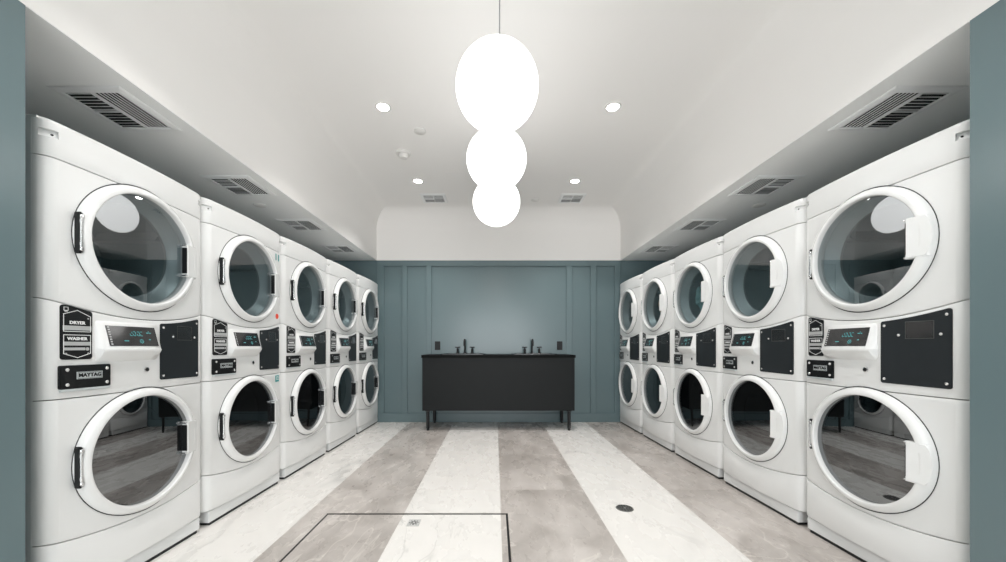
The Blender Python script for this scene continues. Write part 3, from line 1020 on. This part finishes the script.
# ------------------------------------------------------------------ recessed downlights
spots = []
for x, y, lab in ((-0.894, 2.994, 'round recessed downlight to the left of the nearest globe pendant'),
                  (0.942, 2.994, 'round recessed downlight to the right of the nearest globe pendant'),
                  (-0.890, 4.332, 'round recessed downlight just before the left ceiling vent near the back wall'),
                  (0.924, 4.332, 'round recessed downlight just before the right ceiling vent near the back wall'),
                  (-0.89, 1.65, None), (0.93, 1.65, None), (-0.89, 0.31, None), (0.93, 0.31, None), (-0.89, -1.03, None), (0.93, -1.03, None),
                  (-0.89, -2.4, None), (0.93, -2.4, None)):  # entries with None are unseen extra lamps, added to raise the brightness
    o = empty('recessed_downlight', (x, y, ZCEIL))
    tag(o, lab or 'unseen recessed downlight added to brighten the room', 'downlight', 'recessed ceiling downlights' if lab else 'recessed downlights added as fill out of view')
    bm = bmesh.new()
    lathe(bm, [(0.046, 0.0), (0.047, -0.004), (0.060, -0.005), (0.064, -0.002), (0.064, 0.0)], 'Z', (0, 0, 0), 36)
    obj('trim_ring', bm, M['plastic_white'], o)
    bm = bmesh.new()
    lathe(bm, [(0.0, -0.003), (0.047, -0.003), (0.047, -0.001), (0, -0.001)], 'Z', (0, 0, 0), 36)
    obj('lens', bm, M['lens'], o)
    ld = bpy.data.lights.new('downlight_lamp', 'SPOT')
    ld.energy = SPOT * (1.6 if y > 4 else 1.0)
    ld.spot_size = math.radians(112); ld.spot_blend = 0.55
    ld.shadow_soft_size = 0.05
    ld.color = (1.0, 0.98, 0.955)
    lo_ = bpy.data.objects.new('downlight_lamp', ld); C.objects.link(lo_)
    lo_.parent = o; lo_.location = (0, 0, -0.012)

# ------------------------------------------------------------------ air vents
def vent(x0, x1, y0, y1, z, label, group, flip=False, across=False):
    cx_, cy_ = (x0 + x1) / 2, (y0 + y1) / 2
    o = empty('air_vent', (cx_, cy_, z))
    tag(o, label, 'air vent', group)
    hx, hy_ = (x1 - x0) / 2, (y1 - y0) / 2
    f = 0.036
    bm = bmesh.new()
    # picture-frame border, sloping down to the inner edge
    L0 = [(-hx, -hy_, 0), (hx, -hy_, 0), (hx, hy_, 0), (-hx, hy_, 0)]
    def ring(ix, z_): return [bm.verts.new((sx * (hx - ix), sy * (hy_ - ix), z_)) for sx, sy in ((-1, -1), (1, -1), (1, 1), (-1, 1))]
    R = [ring(0, 0.0), ring(0, -0.004), ring(0.006, -0.008), ring(f - 0.006, -0.012), ring(f, -0.010), ring(f, 0.0)]
    for A, B in zip(R, R[1:]):
        for k in range(4): bm.faces.new((A[k], A[(k + 1) % 4], B[(k + 1) % 4], B[k]))
    obj('frame', bm, M['vent'], o, smooth=False)
    bm = bx(-hx + f - 0.002, hx - f + 0.002, -hy_ + f - 0.002, hy_ - f + 0.002, -0.0035, -0.001)
    obj('duct_opening', bm, M['vent_dark'], o, smooth=False)
    # louvres in two directions
    bm = bmesh.new()
    ax, ay = hx - f, hy_ - f
    sg = -1 if flip else 1
    def slat(p, q, tilt):
        p, q = Vector(p), Vector(q)
        d = (q - p).normalized(); n = Vector((-d.y, d.x, 0)) * tilt
        a = [p, q, q + n * 0.002 + Vector((0, 0, -0.0035)), p + n * 0.002 + Vector((0, 0, -0.0035))]
        top = [bm.verts.new(v) for v in a]
        th = Vector((0, 0, 0.0012)) + n * 0.001
        bot = [bm.verts.new(v + th) for v in a]
        bm.faces.new(top); bm.faces.new(bot)
        for k in range(4): bm.faces.new((top[k], top[(k + 1) % 4], bot[(k + 1) % 4], bot[k]))
    n = 0 if across else 7
    for k in range(n):                     # half nearest the room: slats run down the room
        x = sg * ax * (k + 0.5) / n
        slat((x, -ay, -0.0035), (x, ay, -0.0035), 1 if sg > 0 else -1)
    m = 12
    for k in range(m):                     # other half: slats run across
        y = -ay + 2 * ay * (k + 0.5) / m
        slat((-sg * ax, y, -0.0035), ((sg * ax if across else 0), y, -0.0035), (1 if k < m / 2 else -1) * sg)
    box(bm, -0.002, 0.002, -ay, ay, -0.0135, -0.003)
    box(bm, min(0, -sg * ax), max(0, -sg * ax), -0.002, 0.002, -0.0135, -0.003)
    obj('louvre', bm, M['vent'], o, smooth=False)
    return o
order = ['nearest', 'second', 'third', 'farthest']
for k in range(4):
    y0 = 1.730 + 0.903 * k
    vent(-2.07, -1.735, y0, y0 + 0.355, ZS, f'square white louvred vent in the left soffit, {order[k]} of its row of four', 'vents in the left soffit')
    vent(1.850, 2.185, y0, y0 + 0.355, ZS, f'square white louvred vent in the right soffit, {order[k]} of its row of four', 'vents in the right soffit', flip=True)
vent(-0.945, -0.625, 4.69, 4.99, ZCEIL, 'square vent in the high ceiling left of the globe pendants near the back wall', 'vents in the high ceiling', across=True)
vent(0.830, 1.150, 4.69, 4.99, ZCEIL, 'square vent in the high ceiling right of the globe pendants near the back wall', 'vents in the high ceiling', across=True)

# ------------------------------------------------------------------ small ceiling fittings
o = empty('smoke_detector', (-0.905, 3.70, ZCEIL))
tag(o, 'white smoke detector on the high ceiling left of the middle globe pendant', 'smoke detector')
bm = bmesh.new(); lathe(bm, [(0, 0), (0.075, 0), (0.075, -0.012), (0.066, -0.022), (0, -0.022)], 'Z', (0, 0, 0), 36)
obj('base', bm, M['plastic_white'], o)
bm = bmesh.new(); lathe(bm, [(0.044, -0.020), (0.042, -0.045), (0.034, -0.056), (0, -0.058)], 'Z', (0.005, 0, 0), 32)
obj('sensor_head', bm, M['plastic_white'], o)
def disc(x, y, z, r, label):
    bm = bmesh.new()
    lathe(bm, [(0, 0), (r, 0), (r * 0.97, -0.006), (r * 0.85, -0.010), (0, -0.011)], 'Z', (0, 0, 0), 32)
    c = obj('sprinkler_cover', bm, M['plastic_white']); c.location = (x, y, z)
    tag(c, label, 'sprinkler cover', 'round covers on the ceilings')
disc(-0.665, 3.327, ZCEIL, 0.055, 'flat round white cover on the high ceiling beside the smoke detector')
disc(0.522, 4.894, ZCEIL, 0.05, 'flat round white cover on the high ceiling between the back pendant and right vent')
disc(-2.00, 3.19, ZS, 0.05, 'flat round white cover in the left soffit between two vents')
disc(2.246, 3.19, ZS, 0.05, 'flat round white cover in the right soffit between two vents')
# flush access panel in the high ceiling
bm = bx(-0.560, -0.12, 4.12, 4.62, ZCEIL - 0.004, ZCEIL, 0.002, 1)
tag(obj('ceiling_access_panel', bm, M['ceiling']), 'flush square access panel in the high ceiling behind the globe pendants', 'access panel')

# ------------------------------------------------------------------ floor fittings
o = empty('floor_hatch', (-0.49, 1.78, 0))
tag(o, 'square floor hatch outlined by a thin dark metal frame in the tiles', 'hatch')
X0, X1, Y0, Y1 = -1.060, 0.078, 1.19, 2.370
bm = bmesh.new()
def fbox(a, b_, c_, d_, z0, z1): box(bm, a + 0.49, b_ + 0.49, c_ - 1.78, d_ - 1.78, z0, z1)
g = 0.010
fbox(X0, X0 + g, Y0, Y1, 0.0, 0.0015); fbox(X1 - g, X1, Y0, Y1, 0.0, 0.0015)
fbox(X0 + g, X1 - g, Y1 - g, Y1, 0.0, 0.0015); fbox(X0 + g, X1 - g, Y0, Y0 + g, 0.0, 0.0015)
obj('frame', bm, M['black_plastic'], o, smooth=False)
bm = bmesh.new()
fbox(X0 - 0.003, X1 + 0.003, Y1, Y1 + 0.004, 0.0, 0.002)
fbox(X1, X1 + 0.003, Y0, Y1, 0.0, 0.002)
obj('edge_strip', bm, M['hatch'], o, smooth=False)

o = empty('floor_drain', (-0.486, 2.248, 0))
tag(o, 'small square chrome floor drain in the white stripe inside the hatch outline', 'drain')
obj('cover', bx(-0.036, 0.036, -0.042, 0.042, 0.0, 0.003, 0.001, 1), M['drain_light'], o)
bm = bmesh.new()
random.seed(3)
for k in range(16):
    a = 2 * PI * k / 8; r = 0.012 if k < 8 else 0.024
    lathe(bm, [(0.0045, 0.0030), (0.0045, 0.0036), (0, 0.0036)], 'Z', (r * math.cos(a), r * math.sin(a) * 1.1, 0), 8)
obj('drain_hole', bm, M['vent_dark'], o)
o = empty('floor_drain', (0.848, 2.452, 0))
tag(o, 'round dark metal floor drain in the white stripe on the right', 'drain')
bm = bmesh.new()
lathe(bm, [(0, 0.003), (0.050, 0.003), (0.055, 0.002), (0.056, 0.0)], 'Z', (0, 0, 0), 40)
obj('cover', bm, M['drain'], o)
bm = bmesh.new()
for rr, n in ((0.015, 6), (0.030, 10), (0.042, 14)):
    for k in range(n):
        a = 2 * PI * k / n
        lathe(bm, [(0.0045, 0.003), (0.0045, 0.0036), (0, 0.0036)], 'Z', (rr * math.cos(a), rr * math.sin(a), 0), 8)
obj('drain_hole', bm, M['vent_dark'], o)
bm = bmesh.new()
lathe(bm, [(0, 0.003), (0.006, 0.003), (0.006, 0.0045), (0, 0.005)], 'Z', (0, 0, 0), 12)
obj('screw', bm, M['screw'], o)
